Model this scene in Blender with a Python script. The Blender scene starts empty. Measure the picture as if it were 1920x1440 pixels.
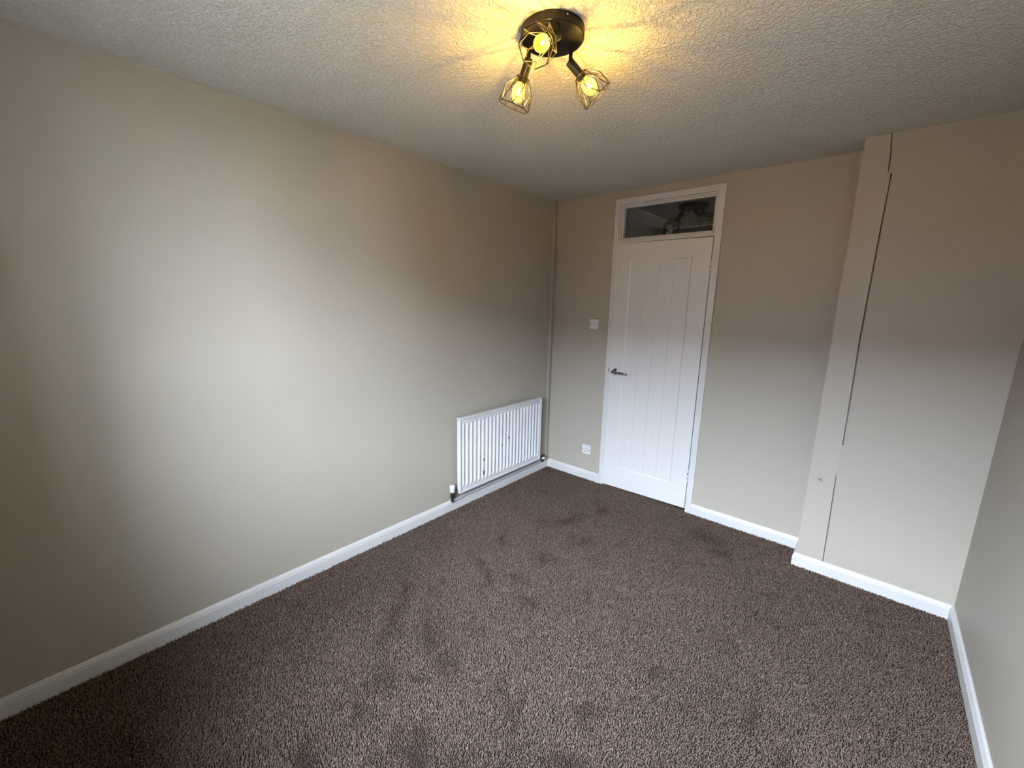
import bpy, bmesh, math, random
import numpy as np
from mathutils import Vector, Matrix

# ------------------------------------------------------------------ camera
sc = bpy.context.scene
COL = sc.collection
R_ = Vector((0.7516798463229, 0.659212833328769, 0.020392376189103625))
U_ = Vector((-0.14247856361257066, 0.13211902295939706, 0.9809405806077925))
F_ = Vector((-0.6439543986517059, 0.7402587413512325, -0.19323490448210726))
cd = bpy.data.cameras.new('camera')
cam = bpy.data.objects.new('camera', cd)
COL.objects.link(cam)
cd.sensor_fit = 'HORIZONTAL'; cd.sensor_width = 36.0
cd.lens = 782.6575 / 1920 * 36
cd.clip_start = 0.02; cd.clip_end = 200
m = Matrix((R_, U_, -F_)).transposed().to_4x4()
m.translation = Vector((2.24916, -3.13042, 1.54907))
cam.matrix_world = m
sc.camera = cam

# ------------------------------------------------------------------ world, light, exposure
SKY = 46.0            # overcast daylight
LAMP = 1420.0         # bulb filament emission
W = bpy.data.worlds.new('overcast_sky'); sc.world = W
W.use_nodes = True
nt = W.node_tree; nt.nodes.clear()
o_ = nt.nodes.new('ShaderNodeOutputWorld'); bg = nt.nodes.new('ShaderNodeBackground')
tc = nt.nodes.new('ShaderNodeTexCoord'); sx = nt.nodes.new('ShaderNodeSeparateXYZ')
mr = nt.nodes.new('ShaderNodeMapRange')
mr.inputs[1].default_value = 0.0; mr.inputs[2].default_value = 1.0
mr.inputs[3].default_value = 0.55 * SKY; mr.inputs[4].default_value = 1.25 * SKY
nt.links.new(tc.outputs['Generated'], sx.inputs[0]); nt.links.new(sx.outputs[2], mr.inputs[0])
nt.links.new(mr.outputs[0], bg.inputs[1]); bg.inputs[0].default_value = (0.79, 0.885, 1.12, 1)
nt.links.new(bg.outputs[0], o_.inputs[0])
# window opening in the wall behind the camera (shared by wall, frame and light portal)
YN = -3.42
WX0, WX1, WZ0, WZ1 = 1.10, 2.40, 1.02, 2.16
pl = bpy.data.lights.new('window_portal', 'AREA'); pl.shape = 'RECTANGLE'
pl.size = WX1 - WX0; pl.size_y = WZ1 - WZ0; pl.cycles.is_portal = True
po = bpy.data.objects.new('window_portal', pl); COL.objects.link(po)
po.location = ((WX0 + WX1) / 2, YN - 0.26, (WZ0 + WZ1) / 2); po.rotation_euler = (math.radians(90), 0, 0)

sc.cycles.max_bounces = 6; sc.cycles.diffuse_bounces = 2; sc.cycles.glossy_bounces = 3; sc.cycles.transparent_max_bounces = 12
sc.cycles.adaptive_threshold = 0.025
sc.cycles.caustics_reflective = False; sc.cycles.caustics_refractive = False
sc.view_settings.view_transform = 'Standard'
sc.view_settings.look = 'None'
sc.view_settings.exposure = 1.32
sc.view_settings.gamma = 1.0
sc.view_settings.use_curve_mapping = False

# ------------------------------------------------------------------ helpers
H = 2.4; RX = 2.736; BX = 2.057; BD = 0.213
rng = random.Random(7)

def mat(name, col, rough=0.5, metal=0.0, spec=0.5):
    M = bpy.data.materials.new(name); M.use_nodes = True
    b = M.node_tree.nodes['Principled BSDF']
    b.inputs['Base Color'].default_value = (*col, 1); b.inputs['Roughness'].default_value = rough
    b.inputs['Metallic'].default_value = metal; b.inputs['Specular IOR Level'].default_value = spec
    return M

def add_noise(M, scale, c0, c1, bump=0.0, dist=0.002, detail=3.0, bscale=None, stretch=None):
    """object-space noise colour variation between c0 and c1, plus optional bump"""
    t = M.node_tree; b = t.nodes['Principled BSDF']
    co = t.nodes.new('ShaderNodeTexCoord'); mp = t.nodes.new('ShaderNodeMapping')
    if stretch: mp.inputs['Scale'].default_value = stretch
    t.links.new(co.outputs['Object'], mp.inputs[0])
    n = t.nodes.new('ShaderNodeTexNoise'); n.inputs['Scale'].default_value = scale; n.inputs['Detail'].default_value = detail
    t.links.new(mp.outputs[0], n.inputs['Vector'])
    r = t.nodes.new('ShaderNodeValToRGB')
    r.color_ramp.elements[0].position = 0.3; r.color_ramp.elements[1].position = 0.7
    r.color_ramp.elements[0].color = (*c0, 1); r.color_ramp.elements[1].color = (*c1, 1)
    t.links.new(n.outputs[0], r.inputs[0]); t.links.new(r.outputs[0], b.inputs['Base Color'])
    if bump:
        n2 = t.nodes.new('ShaderNodeTexNoise'); n2.inputs['Scale'].default_value = bscale or scale; n2.inputs['Detail'].default_value = 2
        t.links.new(mp.outputs[0], n2.inputs['Vector'])
        bp = t.nodes.new('ShaderNodeBump'); bp.inputs['Strength'].default_value = bump; bp.inputs['Distance'].default_value = dist
        t.links.new(n2.outputs[0], bp.inputs['Height']); t.links.new(bp.outputs[0], b.inputs['Normal'])
    return M

class MB:
    """collects geometry for ONE mesh object"""
    def __init__(s): s.bm = bmesh.new()
    def box(s, x0, x1, y0, y1, z0, z1):
        v = [s.bm.verts.new(p) for p in ((x0,y0,z0),(x1,y0,z0),(x1,y1,z0),(x0,y1,z0),(x0,y0,z1),(x1,y0,z1),(x1,y1,z1),(x0,y1,z1))]
        for f in ((3,2,1,0),(4,5,6,7),(0,1,5,4),(1,2,6,5),(2,3,7,6),(3,0,4,7)): s.bm.faces.new([v[i] for i in f])
        return s
    def tube(s, pts, r, n=8, cap=True, closed=False):
        pts = [Vector(p) for p in pts]; rings = []; k = len(pts)
        up = None
        for i, p in enumerate(pts):
            if closed: d = pts[(i+1) % k] - pts[i-1]
            else: d = pts[min(i+1, k-1)] - pts[max(i-1, 0)]
            d.normalize()
            if up is None: up = d.orthogonal()
            a = (up - d * up.dot(d)).normalized(); up = a; c = d.cross(a)
            rr = r[i] if isinstance(r, (list, tuple)) else r
            rings.append([s.bm.verts.new(p + a * (rr * math.cos(2*math.pi*j/n)) + c * (rr * math.sin(2*math.pi*j/n))) for j in range(n)])
        for i in range(k if closed else k-1):
            A, B = rings[i], rings[(i+1) % k]
            for j in range(n): s.bm.faces.new((A[j], A[(j+1) % n], B[(j+1) % n], B[j]))
        if cap and not closed:
            s.bm.faces.new(rings[0][::-1]); s.bm.faces.new(rings[-1])
        return s
    def lathe(s, prof, origin, axis, n=24, cap=True):
        """prof: (distance along axis, radius)"""
        ax = Vector(axis).normalized(); a = ax.orthogonal().normalized(); c = ax.cross(a); o = Vector(origin); rings = []
        for t, r in prof:
            rings.append([s.bm.verts.new(o + ax * t + (a * math.cos(2*math.pi*j/n) + c * math.sin(2*math.pi*j/n)) * max(r, 1e-5)) for j in range(n)])
        for A, B in zip(rings, rings[1:]):
            for j in range(n): s.bm.faces.new((A[j], A[(j+1) % n], B[(j+1) % n], B[j]))
        if cap: s.bm.faces.new(rings[0][::-1]); s.bm.faces.new(rings[-1])
        return s
    def sweep(s, prof, path, cap=True):
        """prof: (out, z) ; path: list of (x, y, outward nx, ny) stations"""
        rings = [[s.bm.verts.new((x + nx*o, y + ny*o, z)) for o, z in prof] for x, y, nx, ny in path]
        k = len(prof)
        for A, B in zip(rings, rings[1:]):
            for j in range(k): s.bm.faces.new((A[j], A[(j+1) % k], B[(j+1) % k], B[j]))
        s.bm.faces.new(rings[0][::-1]); s.bm.faces.new(rings[-1])
        return s
    def prism(s, poly, axis, a0, a1):
        """poly in the other two axes; axis 1 = extrude along y with poly (x, z); axis 0: (y, z); axis 2: (x, y)"""
        def P(u, v, w): return (w, u, v) if axis == 0 else ((u, w, v) if axis == 1 else (u, v, w))
        A = [s.bm.verts.new(P(u, v, a0)) for u, v in poly]; B = [s.bm.verts.new(P(u, v, a1)) for u, v in poly]
        k = len(poly)
        s.bm.faces.new(A); s.bm.faces.new(B[::-1])
        for j in range(k): s.bm.faces.new((A[j], B[j], B[(j+1) % k], A[(j+1) % k]))
        return s
    def build(s, name, M, parent=None, bevel=0.0, smooth=False, seg=2):
        bmesh.ops.recalc_face_normals(s.bm, faces=s.bm.faces)
        me = bpy.data.meshes.new(name); s.bm.to_mesh(me); s.bm.free()
        if smooth:
            for p in me.polygons: p.use_smooth = True
        ob = bpy.data.objects.new(name, me); COL.objects.link(ob)
        me.materials.append(M)
        if parent is not None:
            ob.parent = parent
            ob.matrix_parent_inverse = Matrix.Translation(-Vector(parent.location))
        if bevel:
            b = ob.modifiers.new('bevel', 'BEVEL'); b.width = bevel; b.segments = seg; b.limit_method = 'ANGLE'; b.angle_limit = math.radians(40)
        if smooth == 'auto':
            pass
        return ob

def empty(name, loc):
    o = bpy.data.objects.new(name, None); COL.objects.link(o); o.location = loc; o.empty_display_size = 0.05
    return o
def tag(o, label, cat, group=None):
    o['label'] = label; o['category'] = cat
    if group: o['group'] = group
    return o
def struct(o, label, cat):
    o['kind'] = 'structure'; o['label'] = label; o['category'] = cat
    return o

# ------------------------------------------------------------------ materials
wall_c = (0.40, 0.362, 0.293)
M_wall = add_noise(mat('beige_wall_paint', wall_c, 0.55, spec=0.35), 1.3, tuple(c*0.97 for c in wall_c), tuple(c*1.02 for c in wall_c), bump=0.12, dist=0.0012, bscale=260)
M_white = add_noise(mat('white_gloss_paint', (0.8, 0.8, 0.79), 0.35), 5, (0.58, 0.57, 0.54), (0.62, 0.61, 0.58), bump=0.06, dist=0.001, bscale=60)
M_door = add_noise(mat('white_door_paint', (0.8, 0.8, 0.8), 0.42), 26, (0.63, 0.615, 0.58), (0.66, 0.645, 0.61), bump=0.10, dist=0.001, bscale=90, stretch=(6, 6, 0.35))
M_rad = add_noise(mat('white_radiator_enamel', (0.8, 0.8, 0.78), 0.3), 8, (0.60, 0.60, 0.59), (0.65, 0.65, 0.635))
M_plastic = mat('white_plastic', (0.62, 0.62, 0.61), 0.3)
M_dark = mat('dark_void', (0.012, 0.011, 0.010), 0.6)
M_black = add_noise(mat('satin_black_metal', (0.006, 0.006, 0.006), 0.42, 0.0, spec=0.25), 30, (0.005, 0.005, 0.005), (0.008, 0.007, 0.007))
M_cage = mat('bronze_black_wire', (0.014, 0.011, 0.008), 0.4, 0.0, spec=0.3)
M_chrome = mat('brushed_chrome', (0.36, 0.35, 0.34), 0.22, 1.0)
M_brass = mat('tarnished_brass', (0.10, 0.085, 0.05), 0.5, 0.7)
M_blackpl = mat('black_valve_plastic', (0.012, 0.012, 0.011), 0.45)
M_pipe = mat('grey_painted_pipe', (0.42, 0.42, 0.41), 0.4)
M_chip = mat('bare_metal_chip', (0.03, 0.028, 0.026), 0.6)
M_hallwall = add_noise(mat('hall_wall_paint', (0.4, 0.35, 0.27), 0.6), 2, (0.38, 0.33, 0.26), (0.40, 0.35, 0.28))
M_patch = mat('old_grey_paint', (0.33, 0.32, 0.30), 0.8)

# ceiling: swirled stipple coating
M_ceil = mat('stippled_ceiling_coating', (0.80, 0.755, 0.66), 0.75, spec=0.2)
t = M_ceil.node_tree; b = t.nodes['Principled BSDF']
co = t.nodes.new('ShaderNodeTexCoord')
n0 = t.nodes.new('ShaderNodeTexNoise'); n0.inputs['Scale'].default_value = 30; n0.inputs['Detail'].default_value = 1
n1 = t.nodes.new('ShaderNodeTexNoise'); n1.inputs['Scale'].default_value = 75; n1.inputs['Detail'].default_value = 2.5; n1.inputs['Roughness'].default_value = 0.55; n1.inputs['Distortion'].default_value = 0.9
rp = t.nodes.new('ShaderNodeValToRGB'); rp.color_ramp.elements[0].position = 0.42; rp.color_ramp.elements[1].position = 0.62
ad = t.nodes.new('ShaderNodeMath'); ad.operation = 'MULTIPLY_ADD'; ad.inputs[1].default_value = 0.5
bp = t.nodes.new('ShaderNodeBump'); bp.inputs['Strength'].default_value = 1.0; bp.inputs['Distance'].default_value = 0.004
t.links.new(co.outputs['Object'], n0.inputs['Vector']); t.links.new(co.outputs['Object'], n1.inputs['Vector'])
t.links.new(n1.outputs[0], rp.inputs[0]); t.links.new(n0.outputs[0], ad.inputs[0]); t.links.new(rp.outputs[0], ad.inputs[2])
t.links.new(ad.outputs[0], bp.inputs['Height']); t.links.new(bp.outputs[0], b.inputs['Normal'])

# thin clear glass (lets light straight through, mirrors a little)
def glass(name, tint=(0.93, 0.95, 0.94), refl=0.06):
    M = bpy.data.materials.new(name); M.use_nodes = True
    t = M.node_tree; t.nodes.clear()
    o = t.nodes.new('ShaderNodeOutputMaterial'); tr = t.nodes.new('ShaderNodeBsdfTransparent'); gl = t.nodes.new('ShaderNodeBsdfGlossy')
    mx = t.nodes.new('ShaderNodeMixShader'); lw = t.nodes.new('ShaderNodeLayerWeight'); lw.inputs[0].default_value = 0.5
    pw_ = t.nodes.new('ShaderNodeMath'); pw_.operation = 'POWER'; pw_.inputs[1].default_value = 5.0
    fr = t.nodes.new('ShaderNodeMath'); fr.operation = 'MULTIPLY_ADD'; fr.inputs[1].default_value = 0.9; fr.inputs[2].default_value = 0.022
    t.links.new(lw.outputs['Facing'], pw_.inputs[0]); t.links.new(pw_.outputs[0], fr.inputs[0])
    tr.inputs[0].default_value = (*tint, 1); gl.inputs['Roughness'].default_value = 0.02; gl.inputs[0].default_value = (0.95, 0.95, 0.95, 1)
    t.links.new(fr.outputs[0], mx.inputs[0]); t.links.new(tr.outputs[0], mx.inputs[1]); t.links.new(gl.outputs[0], mx.inputs[2]); t.links.new(mx.outputs[0], o.inputs[0])
    return M
M_glass = glass('window_glass')
# amber bulb glass: mostly clear, a little light scattered in the glass
M_bulb = bpy.data.materials.new('amber_bulb_glass'); M_bulb.use_nodes = True
t = M_bulb.node_tree; t.nodes.clear()
o = t.nodes.new('ShaderNodeOutputMaterial'); tr = t.nodes.new('ShaderNodeBsdfTransparent'); tl = t.nodes.new('ShaderNodeBsdfTranslucent'); mx = t.nodes.new('ShaderNodeMixShader')
tr.inputs[0].default_value = (1.0, 0.93, 0.75, 1); tl.inputs[0].default_value = (1.0, 0.82, 0.38, 1); mx.inputs[0].default_value = 0.035
t.links.new(tr.outputs[0], mx.inputs[1]); t.links.new(tl.outputs[0], mx.inputs[2]); t.links.new(mx.outputs[0], o.inputs[0])
M_fil = bpy.data.materials.new('glowing_filament'); M_fil.use_nodes = True
t = M_fil.node_tree; t.nodes.clear()
o = t.nodes.new('ShaderNodeOutputMaterial'); em = t.nodes.new('ShaderNodeEmission'); em.inputs[0].default_value = (1.0, 0.62, 0.11, 1); em.inputs[1].default_value = LAMP
t.links.new(em.outputs[0], o.inputs[0])
M_filoff = mat('unlit_filament', (0.35, 0.28, 0.12), 0.4)

# ------------------------------------------------------------------ room shell
b = MB(); b.box(-0.12, RX+0.12, YN-0.3, 0.1, -0.06, -0.012)
floor = struct(b.build('floor', mat('carpet_backing', (0.02, 0.015, 0.013), 0.95)), 'dark brown carpeted floor of the empty bedroom', 'floor')
b = MB(); b.box(-0.12, RX+0.12, YN-0.3, 0.1, H, H+0.1)
ceiling = struct(b.build('ceiling', M_ceil), 'white stippled textured ceiling above the room', 'ceiling')
# old paint ring left around the light base
b = MB(); pts = []
for k in range(40):
    a = 2*math.pi*k/40; r = 0.106 + 0.006*math.sin(3*a+1.0) + 0.004*math.sin(7*a)
    pts.append((1.3306 + r*math.cos(a), -1.9123 + r*math.sin(a)))
b.prism(pts, 2, H-0.0012, H+0.002)
b.build('paint_patch', M_patch, ceiling)
b = MB(); b.box(-0.12, 0, YN-0.3, 0.1, -0.06, H+0.02)
struct(b.build('wall_left', M_wall), 'long beige painted wall on the left behind the radiator', 'wall')
b = MB(); b.box(RX, RX+0.12, YN-0.3, 0.1, -0.06, H+0.02)
struct(b.build('wall_right', M_wall), 'beige painted wall at the right edge of the photo', 'wall')
b = MB()
DX0, DX1, DZ = 0.568, 1.363, 2.342
b.box(0, DX0, 0, 0.1, -0.06, H+0.02); b.box(DX1, RX, 0, 0.1, -0.06, H+0.02); b.box(DX0, DX1, 0, 0.1, DZ, H+0.02)
struct(b.build('wall_back', M_wall), 'beige back wall around the white door', 'wall')
b = MB()
b.box(0, WX0, YN-0.3, YN, -0.06, H+0.02); b.box(WX1, RX, YN-0.3, YN, -0.06, H+0.02)
b.box(WX0, WX1, YN-0.3, YN, -0.06, WZ0); b.box(WX0, WX1, YN-0.3, YN, WZ1, H+0.02)
struct(b.build('wall_near', M_wall), 'beige wall with the window behind the camera', 'wall')

# chimney breast: core, a boxing strip on its left edge and the main face, split by an open crack
b = MB(); b.box(BX+0.001, RX, -BD+0.03, 0, -0.06, H+0.02)
breast = struct(b.build('wall_breast', M_wall), 'beige boxed-out chimney breast on the right with a cracked vertical seam', 'wall')
zs = [-0.06, 0.08, 0.30, 0.612, 0.614, 0.70, 0.797, 0.799, 1.1, 1.379, 1.65, 1.9, 2.213, 2.216, 2.222, 2.226, 2.30, 2.36, 2.42]
ex = [2.188, 2.187, 2.184, 2.178, 2.178, 2.180, 2.182, 2.182, 2.178, 2.173, 2.174, 2.176, 2.179, 2.179, 2.165, 2.165, 2.163, 2.157, 2.155]
gw = [0.003, 0.0034, 0.004, 0.0032, 0.0, 0.0, 0.0, 0.0032, 0.0045, 0.0042, 0.0048, 0.0042, 0.0036, 0.0, 0.0, 0.0034, 0.0042, 0.003, 0.0025]
M_strip = mat('beige_strip_paint', (0.415, 0.376, 0.306), 0.5, spec=0.35)
t = M_strip.node_tree; bs = t.nodes['Principled BSDF']          # a small grey scuff low on the strip
co = t.nodes.new('ShaderNodeTexCoord'); mp = t.nodes.new('ShaderNodeMapping'); mp.vector_type = 'TEXTURE'
mp.inputs['Location'].default_value = (2.112, -BD, 0.568); mp.inputs['Rotation'].default_value = (0, math.radians(20), 0); mp.inputs['Scale'].default_value = (0.020, 0.05, 0.013)
ln = t.nodes.new('ShaderNodeVectorMath'); ln.operation = 'LENGTH'
nn = t.nodes.new('ShaderNodeTexNoise'); nn.inputs['Scale'].default_value = 90; nn.inputs['Detail'].default_value = 3
a1 = t.nodes.new('ShaderNodeMath'); a1.operation = 'MULTIPLY_ADD'; a1.inputs[1].default_value = 1.6
r1 = t.nodes.new('ShaderNodeValToRGB')
r1.color_ramp.elements[0].position = 0.45; r1.color_ramp.elements[1].position = 0.9
r1.color_ramp.elements[0].color = (0.20, 0.19, 0.175, 1); r1.color_ramp.elements[1].color = (0.415, 0.376, 0.306, 1)
sb = t.nodes.new('ShaderNodeMath'); sb.operation = 'MULTIPLY'; sb.inputs[1].default_value = 0.5
t.links.new(co.outputs['Object'], mp.inputs[0]); t.links.new(mp.outputs[0], ln.inputs[0]); t.links.new(co.outputs['Object'], nn.inputs['Vector'])
t.links.new(nn.outputs[0], a1.inputs[0]); t.links.new(ln.outputs['Value'], a1.inputs[2]); t.links.new(a1.outputs[0], sb.inputs[0]); t.links.new(sb.outputs[0], r1.inputs[0]); t.links.new(r1.outputs[0], bs.inputs['Base Color'])
def slab(name, left, right, y0, y1, M):
    b = MB(); n = len(zs)
    for y in (y0, y1):
        pass
    A = [[b.bm.verts.new((x, y, z)) for x, z in zip(side, zs)] for y in (y0, y1) for side in (left, right)]
    fl, fr, bl, br = A
    for i in range(n-1):
        b.bm.faces.new((fl[i], fr[i], fr[i+1], fl[i+1])); b.bm.faces.new((bl[i], bl[i+1], br[i+1], br[i]))
        b.bm.faces.new((fl[i], fl[i+1], bl[i+1], bl[i])); b.bm.faces.new((fr[i], br[i], br[i+1], fr[i+1]))
    b.bm.faces.new((fl[0], bl[0], br[0], fr[0])); b.bm.faces.new((fl[-1], fr[-1], br[-1], bl[-1]))
    return b.build(name, M, breast)
slab('boxing_strip', [BX]*len(zs), ex, -BD-0.0008, -BD+0.03, M_strip)
slab('breast_face', [a+1.6*g for a, g in zip(ex, gw)], [RX]*len(zs), -BD, -BD+0.03, M_wall)

# corner trunking on the left wall
b = MB(); b.box(-0.002, 0.014, -0.052, -0.016, 0.06, H)
struct(b.build('trim_1', M_wall, bevel=0.004), 'thin painted cable trunking running up the back left corner', 'trim')

# skirting boards
SKP = [(0, -0.012), (0.016, -0.012), (0.016, 0.050), (0.0135, 0.054), (0.0145, 0.058), (0.009, 0.070), (0.004, 0.074), (0, 0.074)]
def skirt(name, path, label):
    b = MB(); b.sweep(SKP, path)
    return struct(b.build(name, M_white), label, 'baseboard')
skirt('baseboard_left', [(0, YN, 1, 0), (0, -2.2, 1, 0), (0, -1.2, 1, 0), (0, 0, 1, -1)], 'white skirting board along the long left wall')
skirt('baseboard_back', [(0, 0, 1, -1), (DX0, 0, 0, -1)], 'short white skirting board between the corner and the door')
skirt('baseboard_alcove', [(DX1, 0, 0, -1), (BX, 0, -1, -1)], 'white skirting board between the door and the chimney breast')
skirt('baseboard_return', [(BX, 0, -1, -1), (BX, -BD, -1, -1)], 'tiny white skirting return on the side of the chimney breast')
skirt('baseboard_breast', [(BX, -BD, -1, -1), (RX, -BD, -1, -1)], 'white skirting board along the front of the chimney breast')
skirt('baseboard_right', [(RX, -BD, -1, -1), (RX, YN, -1, 0)], 'white skirting board along the right wall')
skirt('baseboard_near', [(0, YN, 0, 1), (RX, YN, 0, 1)], 'white skirting board under the window behind the camera')

# window behind the camera
win = struct(empty('window_1', ((WX0+WX1)/2, YN-0.2, WZ0)), 'white framed window behind the camera lighting the room', 'window')
FW = 0.05
for n_, bx in (('frame_rail', (WX0, WX1, WZ0, WZ0+FW)), ('frame_rail', (WX0, WX1, WZ1-FW, WZ1)), ('frame_stile', (WX0, WX0+FW, WZ0+FW, WZ1-FW)), ('frame_stile', (WX1-FW, WX1, WZ0+FW, WZ1-FW)), ('mullion', (1.73, 1.79, WZ0+FW, WZ1-FW))):
    b = MB(); b.box(bx[0], bx[1], YN-0.24, YN-0.18, bx[2], bx[3]); b.build(n_, M_plastic, win, bevel=0.004)
for x0, x1 in ((WX0+FW, 1.73), (1.79, WX1-FW)):
    b = MB(); b.box(x0, x1, YN-0.214, YN-0.208, WZ0+FW, WZ1-FW); b.build('pane', M_glass, win)
b = MB(); b.box(WX0-0.04, WX1+0.04, YN-0.18, YN+0.03, WZ0-0.025, WZ0+0.002); b.build('window_sill', M_white, win, bevel=0.004)

# outside: ground a storey below and the terrace over the road
b = MB(); b.box(-40, 40, -60, YN-0.6, -3.2, -2.9)
g = b.build('ground', add_noise(mat('street_ground', (0.12, 0.12, 0.11), 0.9), 0.5, (0.06, 0.065, 0.05), (0.09, 0.085, 0.08)))
struct(g, 'grey street outside the window', 'ground')
b = MB()
b.box(-14, 16, -24, -17, -2.9, 2.4)
terr = struct(b.build('wall_terrace', add_noise(mat('brick', (0.22, 0.12, 0.09), 0.9), 3, (0.12, 0.07, 0.05), (0.16, 0.10, 0.07))), 'brick terrace across the street from the window', 'wall')
b = MB(); b.prism([(-24.3, 2.3), (-16.7, 2.3), (-20.5, 5.6)], 0, -14.2, 16.2)
b.build('terrace_roof', mat('slate', (0.08, 0.08, 0.09), 0.8), terr)

# ------------------------------------------------------------------ hallway behind the door
HX0, HX1, HY1 = 0.235, 2.6, 1.40
b = MB(); b.box(HX0-0.1, HX1+0.1, 0.1, 1.75, -0.06, -0.005)
struct(b.build('floor_hall', mat('hall_carpet', (0.05, 0.04, 0.035), 0.95)), 'dark hallway floor behind the closed door', 'floor')
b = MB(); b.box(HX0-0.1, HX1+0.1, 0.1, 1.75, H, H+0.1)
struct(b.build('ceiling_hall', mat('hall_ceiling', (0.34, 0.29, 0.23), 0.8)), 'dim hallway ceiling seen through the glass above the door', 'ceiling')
b = MB(); b.box(HX0-0.1, HX0, 0.1, 1.75, -0.06, H)
struct(b.build('wall_hall_left', M_hallwall), 'hallway side wall seen through the glass above the door', 'wall')
b = MB(); b.box(HX0, 0.46, 0.1, 1.63, H-0.022, H)
struct(b.build('trim_2', mat('hall_trim_paint', (0.62, 0.54, 0.44), 0.6), bevel=0.004), 'flat board along the hallway ceiling seen through the glass', 'trim')
b = MB(); b.box(0.485, HX1+0.1, HY1, 1.75, -0.06, H); b.box(HX0, 0.485, 1.63, 1.75, -0.06, H)
struct(b.build('wall_hall_far', M_hallwall), 'far hallway wall seen through the glass above the door', 'wall')
b = MB(); b.box(HX1, HX1+0.1, 0.1, 0.45, -0.06, H); b.box(HX1, HX1+0.1, 1.15, HY1, -0.06, H); b.box(HX1, HX1+0.1, 0.45, 1.15, -0.06, 0.9); b.box(HX1, HX1+0.1, 0.45, 1.15, 1.0, H)  # invented slot, sized for how much daylight reaches the hall
struct(b.build('wall_hall_right', M_hallwall), 'hallway end wall with an added slot to let daylight in', 'wall')
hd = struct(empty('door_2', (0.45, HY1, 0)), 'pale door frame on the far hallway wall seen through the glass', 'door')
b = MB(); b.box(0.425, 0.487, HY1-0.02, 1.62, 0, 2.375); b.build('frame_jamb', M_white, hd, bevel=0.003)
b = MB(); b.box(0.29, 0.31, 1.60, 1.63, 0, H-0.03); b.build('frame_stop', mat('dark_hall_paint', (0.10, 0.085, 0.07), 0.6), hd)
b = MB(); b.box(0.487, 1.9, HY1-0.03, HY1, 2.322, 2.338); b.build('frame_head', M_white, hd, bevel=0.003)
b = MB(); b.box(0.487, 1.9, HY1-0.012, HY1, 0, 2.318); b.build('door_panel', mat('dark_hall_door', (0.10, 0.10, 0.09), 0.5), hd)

# ------------------------------------------------------------------ door
door = struct(empty('door_1', ((DX0+DX1)/2, 0, 0)), 'white cottage style planked door with a glazed light above it', 'door')
LX0, LX1, LZ1 = 0.6073, 1.3135, 2.0105          # leaf
OX0, OX1, OZ0, OZ1 = 0.607, 1.318, 2.030, 2.300  # glazed opening
YF = -0.012
b = MB(); b.box(DX0, OX0, YF, 0.1, -0.012, DZ); b.box(OX0-0.001, OX0+0.014, 0.034, 0.1, -0.012, 2.016); b.build('frame_jamb', M_white, door, bevel=0.0025)
b = MB(); b.box(OX1, DX1, YF, 0.1, -0.012, DZ); b.box(OX1-0.014, OX1+0.001, 0.034, 0.1, -0.012, 2.016); b.build('frame_jamb', M_white, door, bevel=0.0025)
b = MB(); b.box(OX0, OX1, YF, 0.1, OZ1, DZ); b.build('frame_head', M_white, door, bevel=0.0025)
b = MB(); b.box(OX0, OX1, YF, 0.1, 2.0145, OZ0); b.box(OX0+0.014, OX1-0.014, 0.034, 0.1, 2.0, 2.016); b.build('transom_rail', M_white, door, bevel=0.002)
def ring(b, x0, x1, z0, z1, w, y0, y1):
    b.box(x0, x0+w, y0, y1, z0, z1); b.box(x1-w, x1, y0, y1, z0, z1)
    b.box(x0+w, x1-w, y0, y1, z0, z0+w); b.box(x0+w, x1-w, y0, y1, z1-w, z1)
b = MB(); ring(b, OX0, OX1, OZ0, OZ1, 0.0125, 0.000, 0.022); b.build('glazing_bead', M_white, door, bevel=0.002)
b = MB(); ring(b, OX0, OX1, OZ0, OZ1, 0.025, 0.016, 0.050); b.build('glazing_rebate', M_white, door, bevel=0.002)
b = MB(); b.box(OX0+0.02, OX1-0.02, 0.038, 0.042, OZ0+0.02, OZ1-0.02); b.build('transom_pane', M_glass, door)
# leaf: stiles and rails round a recessed panel of four upright planks
PX0, PX1, PZ0, PZ1 = 0.724, 1.190, 0.188, 1.882
y0, y1 = -0.0115, 0.030
b = MB(); xs_ = [LX0, PX0, PX1, LX1]; zs_ = [0.010, PZ0, PZ1, LZ1]
def zt(i, j): return zs_[j] + (0 if j < 3 else (0.0032, 0.002, -0.0005, -0.0015)[i])
def zb_(i, j): return zt(i, j) + (0 if j else (-0.006, -0.002, 0.007, 0.010)[i])
fr_ = [[b.bm.verts.new((xs_[i], y0, zb_(i, j))) for j in range(4)] for i in range(4)]
bk_ = [[b.bm.verts.new((xs_[i], y1, zb_(i, j))) for j in range(4)] for i in range(4)]
rc_ = {(i, j): b.bm.verts.new((xs_[i], 0.002, zs_[j])) for i in (1, 2) for j in (1, 2)}
for i in range(3):
    for j in range(3):
        if (i, j) != (1, 1): b.bm.faces.new((fr_[i][j], fr_[i+1][j], fr_[i+1][j+1], fr_[i][j+1]))
        b.bm.faces.new((bk_[i][j], bk_[i][j+1], bk_[i+1][j+1], bk_[i+1][j]))
    b.bm.faces.new((fr_[i][0], bk_[i][0], bk_[i+1][0], fr_[i+1][0])); b.bm.faces.new((fr_[i][3], fr_[i+1][3], bk_[i+1][3], bk_[i][3]))
    b.bm.faces.new((fr_[0][i], fr_[0][i+1], bk_[0][i+1], bk_[0][i])); b.bm.faces.new((fr_[3][i], bk_[3][i], bk_[3][i+1], fr_[3][i+1]))
cyc = [(1, 1), (2, 1), (2, 2), (1, 2)]
for k in range(4):
    p, q = cyc[k], cyc[(k+1) % 4]
    b.bm.faces.new((fr_[p[0]][p[1]], fr_[q[0]][q[1]], rc_[q], rc_[p]))
b.bm.faces.new([rc_[c] for c in cyc])
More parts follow.
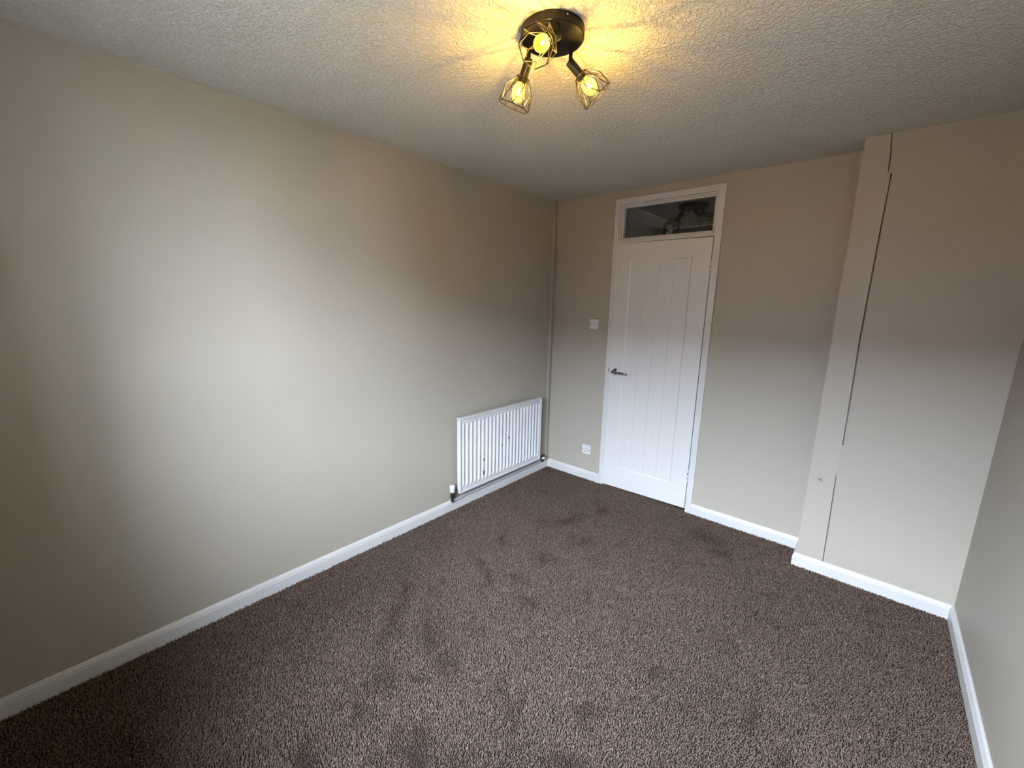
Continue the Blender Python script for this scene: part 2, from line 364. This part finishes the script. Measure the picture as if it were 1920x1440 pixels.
leaf = b.build('door_leaf', M_door, door, bevel=0.0015)
# sloped moulding round the panel
b = MB(); s_ = 0.009
for (xa, za, xb, zb, dx, dz) in ((PX0, PZ0, PX1, PZ0, 0, 1), (PX1, PZ0, PX1, PZ1, -1, 0), (PX1, PZ1, PX0, PZ1, 0, -1), (PX0, PZ1, PX0, PZ0, 1, 0)):
    A = Vector((xa, y0+0.0005, za)); B = Vector((xb, y0+0.0005, zb)); d = (B-A).normalized(); inn = Vector((dx, 0, dz))
    q = [A, B, B - d*s_ + inn*s_ + Vector((0, 0.0040, 0)), A + d*s_ + inn*s_ + Vector((0, 0.0040, 0))]
    v = [b.bm.verts.new(p) for p in q] + [b.bm.verts.new(p + Vector((0, 0.006, 0))) for p in q]
    for f in ((0,1,2,3),(7,6,5,4),(0,4,5,1),(1,5,6,2),(2,6,7,3),(3,7,4,0)): b.bm.faces.new([v[i] for i in f])
b.build('panel_moulding', M_door, leaf)
pw = (PX1 - PX0 - 2*s_) / 4
for k in range(4):
    b = MB(); xa = PX0 + s_ + k*pw
    b.box(xa+0.0002, xa+pw-0.0002, -0.0085, 0.003, PZ0+s_-0.001, PZ1-s_+0.001); b.build('plank', M_door, leaf, bevel=0.0014)
for z in (1.796, 0.285):
    b = MB(); b.tube([(1.3155, YF-0.004, z-0.05), (1.3155, YF-0.004, z+0.05)], 0.0055, 10)
    hg = b.build('hinge', M_white, door)
    for dz in (-0.018, 0.018):
        b = MB(); b.tube([(1.3155, YF-0.004, z+dz-0.0018), (1.3155, YF-0.004, z+dz+0.0018)], 0.0058, 10); b.build('knuckle_joint', M_dark, hg)
    b = MB(); b.lathe([(0, 0.006), (0.003, 0.006), (0.006, 0.003)], (1.3155, YF-0.004, z+0.05), (0, 0, 1), 10); b.build('finial', M_white, hg)
b = MB(); b.tube([(1.3148, YF-0.0095, 0.300), (1.3148, YF-0.0088, 0.308)], 0.0045, 8); b.build('screw_hole', M_chip, door)
# lever handle
hx, hz = 0.663, 1.003
hnd = MB().lathe([(0, 0.026), (0.007, 0.026), (0.009, 0.024), (0.0095, 0.014), (0.03, 0.0105), (0.046, 0.0105)], (hx, y0, hz), (0, -1, 0), 28).build('door_handle', M_chrome, door, smooth=True)
b = MB(); yy = y0-0.048
b.tube([(hx-0.012, yy, hz+0.001), (hx+0.01, yy, hz), (hx+0.05, yy-0.002, hz-0.001), (hx+0.10, yy+0.001, hz-0.003), (hx+0.122, yy+0.006, hz-0.004)], [0.0105, 0.0108, 0.0095, 0.0085, 0.006], 12)
b.build('lever', M_chrome, hnd, smooth=True)
b = MB(); b.box(0.5965, 0.6005, YF-0.002, YF+0.002, 0.992, 1.026); b.build('strike_plate', M_chrome, door)

# ------------------------------------------------------------------ light switch and socket on the back wall
def plate(name, cx, cz, label, cat):
    e = tag(empty(name, (cx, 0, cz)), label, cat)
    b = MB(); b.box(cx-0.0425, cx+0.0425, -0.009, 0.002, cz-0.0425, cz+0.0425); b.build('face_plate', M_plastic, e, bevel=0.0025)
    for dx in (-0.030, 0.030):
        s = MB().lathe([(0, 0.0042), (0.0018, 0.0042), (0.0022, 0.0035)], (cx+dx, -0.0085, cz), (0, -1, 0), 12).build('screw', M_chrome, e)
    return e
sw = plate('light_switch', 0.434, 1.378, 'white single rocker light switch on the wall beside the door', 'switch')
b = MB(); b.prism([(-0.009, 1.366), (-0.0135, 1.366), (-0.0105, 1.39), (-0.009, 1.39)], 0, 0.427, 0.441); b.build('rocker', M_plastic, sw, bevel=0.0008)
so = plate('wall_socket', 0.428, 0.267, 'white single power socket low on the wall beside the door', 'socket')
b = MB(); b.box(0.4255, 0.4305, -0.0096, -0.0085, 0.273, 0.284); b.build('earth_slot', M_dark, so)
for dx in (-0.0115, 0.0115):
    b = MB(); b.box(0.428+dx-0.0035, 0.428+dx+0.0035, -0.0096, -0.0085, 0.2495, 0.2545); b.build('pin_slot', M_dark, so)
b = MB(); b.prism([(-0.009, 0.276), (-0.0125, 0.276), (-0.0105, 0.295), (-0.009, 0.295)], 0, 0.443, 0.453); b.build('rocker', M_plastic, so, bevel=0.0008)

# ------------------------------------------------------------------ radiator
rad = tag(empty('radiator', (0.04, -0.71, 0.0)), 'white ribbed panel radiator low on the left wall by the corner', 'radiator')
RY0, RY1, RZ0, RZ1, RXF = -1.200, -0.222, 0.142, 0.716, 0.080
NR = 23; p_ = (RY1 - RY0 - 0.03) / NR
prof = []            # (y, x) front outline of the pressed ribs
for k in range(NR):
    a = RY0 + 0.015 + k*p_
    prof += [(a, RXF-0.017), (a+p_*0.34, RXF-0.017), (a+p_*0.50, RXF-0.002), (a+p_*0.56, RXF), (a+p_*0.74, RXF), (a+p_*0.82, RXF-0.002)]
prof.append((RY1-0.015, RXF-0.017))
def xoff(f): return f
zrow = [(RZ0+0.004, 0.0), (RZ0+0.040, 0.0), (RZ0+0.060, 1.0), (RZ1-0.058, 1.0), (RZ1-0.040, 0.0), (RZ1-0.004, 0.0)]
b = MB(); base = RXF - 0.006
rows = []
for z, f in zrow:
    rows.append([b.bm.verts.new((base*(1-f) + x*f, y, z)) for y, x in prof])
back = [[b.bm.verts.new((RXF-0.026, y, z)) for y, x in (prof[0], prof[-1])] for z in (zrow[0][0], zrow[-1][0])]
for A, B in zip(rows, rows[1:]):
    for j in range(len(prof)-1): b.bm.faces.new((A[j], A[j+1], B[j+1], B[j]))
b.bm.faces.new((back[0][0], back[1][0], back[1][1], back[0][1]))
b.build('ribbed_panel', M_rad, rad)
b = MB()   # rolled edge all round
b.box(RXF-0.030, RXF+0.001, RY0, RY0+0.018, RZ0, RZ1); b.build('side_edge', M_rad, rad, bevel=0.004)
b = MB(); b.box(RXF-0.030, RXF+0.001, RY1-0.018, RY1, RZ0, RZ1); b.build('side_edge', M_rad, rad, bevel=0.004)
b = MB(); b.box(RXF-0.034, RXF+0.002, RY0, RY1, RZ1-0.012, RZ1+0.004); b.build('top_edge', M_rad, rad, bevel=0.004)
b = MB(); b.box(RXF-0.030, RXF+0.001, RY0+0.01, RY1-0.01, RZ0-0.002, RZ0+0.012); b.build('bottom_edge', M_rad, rad, bevel=0.004)
for y in (-1.0, -0.42):
    b = MB(); b.box(0.001, RXF-0.028, y-0.02, y+0.02, RZ0+0.06, RZ1-0.06); b.build('wall_bracket', M_rad, rad)
def chip(pts, z, y):
    b = MB(); b.prism([(y+u, z+v) for u, v in pts], 0, RXF-0.004, RXF+0.0012); b.build('paint_chip', M_chip, rad)
def rib_y(y):  # centre of the nearest rib crest
    k = round((y - RY0 - 0.015 - 0.64*p_) / p_); return RY0 + 0.015 + (k + 0.64)*p_
chip([(-0.005, -0.008), (0.005, -0.004), (0.006, 0.008), (-0.003, 0.010)], 0.342, rib_y(-0.957))
chip([(-0.004, -0.020), (0.002, -0.030), (0.005, 0.0), (0.004, 0.014), (-0.005, 0.012)], 0.238, rib_y(-0.944))
chip([(-0.003, -0.010), (0.003, -0.012), (0.003, 0.010), (-0.003, 0.008)], 0.413, rib_y(-0.738))
chip([(-0.004, -0.012), (0.004, -0.010), (0.004, 0.012), (-0.004, 0.010)], 0.453, rib_y(-0.661))
# left valve: white cap on a black body, tail pipe down into the skirting
vy = -1.247
vb = MB().lathe([(0.0, 0.009), (0.03, 0.010), (0.035, 0.015), (0.062, 0.016), (0.066, 0.012), (0.08, 0.012)], (0.05, vy, 0.085), (0, 0, 1), 16).build('valve_body', M_blackpl, rad, smooth=False)
MB().tube([(0.05, vy, 0.135), (0.05, RY0+0.012, 0.165)], 0.011, 12).build('union_nut', M_brass, vb)
MB().lathe([(0, 0.017), (0.004, 0.019), (0.046, 0.022), (0.052, 0.020), (0.056, 0.012)], (0.05, vy, 0.163), (0, 0, 1), 20).build('valve_cap', M_plastic, vb, smooth=False)
MB().tube([(0.05, vy, 0.09), (0.048, vy, 0.084), (0.03, vy, 0.079), (0.012, vy, 0.076), (0.009, vy, 0.066)], 0.0075, 12).build('tail_pipe', M_white, rad)
MB().tube([(0.045, vy, 0.094), (0.040, vy+0.03, 0.086), (0.034, -1.1, 0.086), (0.034, -0.25, 0.086), (0.034, -0.15, 0.090)], 0.0075, 10).build('flow_pipe', M_pipe, rad)
# right valve
vr = MB().lathe([(0.0, 0.009), (0.03, 0.011), (0.034, 0.015), (0.055, 0.015), (0.07, 0.008)], (0.05, -0.155, 0.088), (0, 0.15, 1), 14).build('valve_body', M_blackpl, rad)
MB().tube([(0.05, -0.155, 0.125), (0.05, RY1-0.012, 0.155)], 0.011, 12).build('union_nut', M_brass, vr)
MB().lathe([(0, 0.010), (0.02, 0.012), (0.026, 0.008)], (0.062, -0.165, 0.128), (0.9, 0.1, 0.35), 12).build('valve_cap', M_plastic, vr)
MB().tube([(0.05, -0.155, 0.10), (0.045, -0.125, 0.105), (0.03, -0.105, 0.09), (0.02, -0.10, 0.07)], 0.0075, 10).build('tail_pipe', M_brass, rad)

# ------------------------------------------------------------------ caged spot light
def head(parent, pivot, d, lit, spin=0.0):
    P = Vector(pivot); d = Vector(d).normalized()
    hold = MB().lathe([(-0.006, 0.0125), (-0.004, 0.0142), (0.052, 0.0142), (0.0525, 0.0155), (0.060, 0.0155), (0.060, 0.0120), (0.066, 0.0118)], P, d, 24).build('lamp_holder', M_black, parent)
    a = d.orthogonal().normalized(); c = d.cross(a); N = 8
    def V(t, r, k):
        an = 2*math.pi*k/N + spin
        return P + d*t + (a*math.cos(an) + c*math.sin(an))*r
    T = [V(0.050, 0.0215, k) for k in range(N)]; Mi = [V(0.092, 0.0505, k+0.5) for k in range(N)]; B = [V(0.138, 0.0535, k) for k in range(N)]
    b = MB(); w = 0.0013
    for L in (T, B):
        for k in range(N): b.tube([L[k], L[(k+1) % N]], w*1.15, 6)
    for k in range(N):
        b.tube([T[k], Mi[k]], w, 6); b.tube([T[(k+1) % N], Mi[k]], w, 6)
        b.tube([Mi[k], B[k]], w, 6); b.tube([Mi[k], B[(k+1) % N]], w, 6)
    for k in range(0, N, 2): b.tube([P + d*0.050, T[k]], w, 6)
    b.build('wire_cage', M_cage, hold)
    prof = [(0.062, 0.0115), (0.070, 0.0135), (0.080, 0.0185), (0.092, 0.0222), (0.103, 0.0225), (0.113, 0.0195), (0.120, 0.0135), (0.1245, 0.006), (0.1255, 0.0)]
    MB().lathe(prof, P, d, 24, cap=False).build('bulb_glass', M_bulb if lit else M_glass, hold, smooth=True)
    fp = [(0.084 + 0.019*(0.5-0.5*math.cos(math.pi*i/6)), 0.0036*math.sin(math.pi*i/6)) for i in range(7)]
    MB().lathe(fp, P, d, 8, cap=False).build('filament', M_fil if lit else M_filoff, hold, smooth=True)
def spot_light(cx, cy, arms, lit, label):
    e = tag(empty('ceiling_light', (cx, cy, H)), label, 'ceiling light')
    r = 0.1006; h = 0.0275
    MB().lathe([(0, r-0.001), (0.001, r), (h-0.002, r), (h, r-0.002), (h, 0.001)], (cx, cy, H), (0, 0, -1), 64, cap=False).build('base_plate', M_black, e)
    MB().lathe([(0, 0.0032), (0.002, 0.0032), (0.0028, 0.002)], (cx+r*math.cos(-0.5), cy+r*math.sin(-0.5), H-0.011), (math.cos(-0.5), math.sin(-0.5), 0), 12).build('fixing_screw', M_chrome, e)
    for (ax, ay, L, d, sp) in arms:
        MB().tube([(ax, ay, H-h+0.001), (ax, ay, H-h-L)], 0.0068, 12).build('arm', M_black, e)
        MB().lathe([(-0.009, 0.0085), (0.009, 0.0085)], (ax, ay, H-h-L), (d[1], -d[0], 0.001), 14).build('swivel_joint', M_black, e, bevel=0.0015)
        head(e, (ax, ay, H-h-L), d, lit, sp)
    return e
spot_light(1.3306, -1.9123, [
    (1.341, -1.822, 0.033, (0.50, 0.517, -0.694), 0.2),
    (1.243, -1.924, 0.036, (-0.39, -0.075, -0.93), 0.1),
    (1.388, -1.966, 0.030, (0.05, -0.82, -0.57), 0.3)], True, 'black three-arm ceiling spot light with lit bulbs in geometric wire cages')
hl = spot_light(0.895, 0.76, [
    (0.835, 0.707, 0.035, (-0.34, -0.50, -0.75), 0.1),
    (0.935, 0.690, 0.035, (0.70, -0.37, -0.55), 0.2),
    (0.950, 0.805, 0.035, (0.90, 0.04, -0.29), 0.0)], False, 'unlit black caged spot light in the dark hallway behind the glass above the door')
hl.scale = (1.2, 1.2, 1.2)

# ------------------------------------------------------------------ carpet pile
def vnoise(x, y, cell, seed):
    g = np.random.RandomState(seed).rand(260, 260)
    u = x / cell + 57.3; v = y / cell + 91.7
    i = np.floor(u).astype(int); j = np.floor(v).astype(int); fu = u - i; fv = v - j
    fu = fu*fu*(3-2*fu); fv = fv*fv*(3-2*fv); i %= 259; j %= 259
    return (g[i, j]*(1-fu) + g[i+1, j]*fu)*(1-fv) + (g[i, j+1]*(1-fu) + g[i+1, j+1]*fu)*fv
MARKS = [(0.494, -1.972, 0.019, 0.018, 0.091, -0.063), (0.645, -2.142, 0.033, 0.013, 0.097, -0.103), (0.847, -2.072, 0.033, 0.031, 0.089, -0.069), (1.022, -2.136, 0.008, 0.046, 0.058, -0.016), (0.895, -2.349, 0.032, 0.03, 0.06, -0.037), (0.634, -1.543, -0.005, 0.021, 0.092, -0.022), (0.767, -1.614, 0.021, 0.008, 0.055, -0.079), (0.889, -1.247, 0.036, 0.034, 0.035, -0.047), (0.886, -1.504, 0.026, 0.024, 0.024, -0.028), (1.056, -1.589, 0.033, 0.031, 0.022, -0.028), (0.549, -1.241, 0.035, -0.002, 0.029, -0.063), (0.744, -0.742, 0.05, 0.104, 0.028, -0.034), (1.29, -2.016, 0.006, 0.006, 0.029, -0.032), (1.308, -2.081, 0.007, 0.019, 0.041, -0.018), (1.405, -2.126, 0.008, 0.009, 0.056, -0.045), (1.399, -2.075, 0.011, 0.006, 0.019, -0.038), (0.959, -2.509, 0.018, 0.017, 0.027, -0.014), (1.231, -2.432, 0.042, 0.037, 0.054, -0.04), (0.968, -2.706, 0.027, 0.024, 0.051, -0.022), (1.008, -2.259, 0.051, 0.016, 0.005, -0.008), (1.742, -1.544, 0.039, 0.029, 0.006, -0.019), (2.085, -1.523, 0.018, 0.017, 0.01, -0.046), (2.196, -1.604, 0.026, 0.022, 0.007, -0.041), (1.577, -0.286, 0.107, -0.001, 0.009, -0.066), (0.98, -0.907, 0.031, 0.029, 0.026, -0.043), (1.643, -2.114, 0.055, 0.049, 0.013, -0.02), (0.85, -0.434, 0.03, 0.029, 0.033, -0.059), (1.681, -0.408, 0.052, 0.012, 0.006, -0.04), (1.602, -1.904, 0.047, 0.042, 0.012, -0.019), (0.895, -2.425, 0.016, 0.015, 0.021, -0.012)]
def carpet():
    rs = np.random.RandomState(3); s = 0.0061
    gx, gy = np.meshgrid(np.arange(0.018, RX-0.017, s), np.arange(YN+0.018, 0.03, s*0.92)); x = gx.ravel(); y = gy.ravel()
    x = x + rs.uniform(-.5, .5, x.size)*s; y = y + rs.uniform(-.5, .5, x.size)*s
    keep = (x > 0.0175) & (x < RX-0.0175) & ~((x > BX-0.0175) & (y > -BD-0.0175)) & ((y < -0.0175) | ((x > LX0) & (x < LX1) & (y < 0.02)))
    x = x[keep]; y = y[keep]; n = x.size
    # brushed / trodden patches: the pile lies the other way and looks darker
    wx = x + (vnoise(x, y, 0.05, 1)-.5)*0.05 + (vnoise(x, y, 0.018, 2)-.5)*0.02
    wy = y + (vnoise(x, y, 0.05, 3)-.5)*0.05 + (vnoise(x, y, 0.018, 4)-.5)*0.02
    mk = np.zeros(n)
    for cx, cy, ax, ay, bx, by in MARKS:
        det = ax*by - ay*bx; u = ((wx-cx)*by - (wy-cy)*bx)/det; v = (-(wx-cx)*ay + (wy-cy)*ax)/det
        mk = np.maximum(mk, np.exp(-0.75*(u*u+v*v)))
    lo = vnoise(x, y, 0.42, 5); mid = vnoise(x, y, 0.13, 6); fine = vnoise(x, y, 0.045, 8)
    mk2 = np.clip(mk*0.85 + np.clip((mid*0.6+fine*0.4-0.66)*2.2, 0, 0.35), 0, 1)
    ang = 0.9 + (lo-.5)*2.2 + (mid-.5)*1.2
    lean = 0.0032*(1-2.0*mk2)
    lx = np.cos(ang)*lean + rs.normal(0, 0.0026, n); ly = np.sin(ang)*lean + rs.normal(0, 0.0026, n)
    h = 0.0115*(0.8+0.4*rs.rand(n))*(1-0.30*mk2); r = 0.0032*(0.85+0.4*rs.rand(n)); th = rs.rand(n)*6.283
    z0 = -0.0125
    V = np.zeros((n, 7, 3))
    for k in range(3):
        a = th + k*2.0944
        V[:, k, 0] = x + np.cos(a)*r; V[:, k, 1] = y + np.sin(a)*r; V[:, k, 2] = z0
        a = a + 0.6
        V[:, 3+k, 0] = x + lx*0.55 + np.cos(a)*r*0.8; V[:, 3+k, 1] = y + ly*0.55 + np.sin(a)*r*0.8; V[:, 3+k, 2] = z0 + h*0.62
    V[:, 6, 0] = x + lx; V[:, 6, 1] = y + ly; V[:, 6, 2] = z0 + h
    tri = np.array([[0,1,4],[0,4,3],[1,2,5],[1,5,4],[2,0,3],[2,3,5],[3,4,6],[4,5,6],[5,3,6]])
    F = (np.arange(n)[:, None, None]*7 + tri[None]).reshape(-1, 3)
    me = bpy.data.meshes.new('carpet_pile'); me.vertices.add(n*7); me.vertices.foreach_set('co', V.ravel().astype(np.float32))
    nf = F.shape[0]; me.loops.add(nf*3); me.loops.foreach_set('vertex_index', F.ravel().astype(np.int32))
    me.polygons.add(nf); me.polygons.foreach_set('loop_start', np.arange(0, nf*3, 3, dtype=np.int32)); me.update(calc_edges=True)
    base = np.array([0.156, 0.110, 0.082]); j = np.exp(rs.normal(0, 0.23, n))*(1-0.40*mk2)*(0.90+0.20*lo)
    c = base[None]*j[:, None]*(1 - mk2[:, None]*np.array([0.0, 0.07, 0.10])[None]); c = np.concatenate([c, np.ones((n, 1))], 1)
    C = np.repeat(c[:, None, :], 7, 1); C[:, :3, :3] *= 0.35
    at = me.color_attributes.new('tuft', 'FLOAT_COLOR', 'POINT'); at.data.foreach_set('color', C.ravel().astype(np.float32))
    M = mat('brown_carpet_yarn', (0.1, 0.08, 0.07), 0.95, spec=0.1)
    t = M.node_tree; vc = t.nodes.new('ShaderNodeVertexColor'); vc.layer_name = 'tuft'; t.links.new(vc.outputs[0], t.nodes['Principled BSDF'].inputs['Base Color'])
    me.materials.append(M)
    ob = bpy.data.objects.new('carpet_pile', me); COL.objects.link(ob); ob['kind'] = 'stuff'
    tag(ob, 'dark brown short pile carpet with scuffed darker footmarks', 'carpet')
    ob['kind'] = 'stuff'
    return n
print('tufts', carpet())
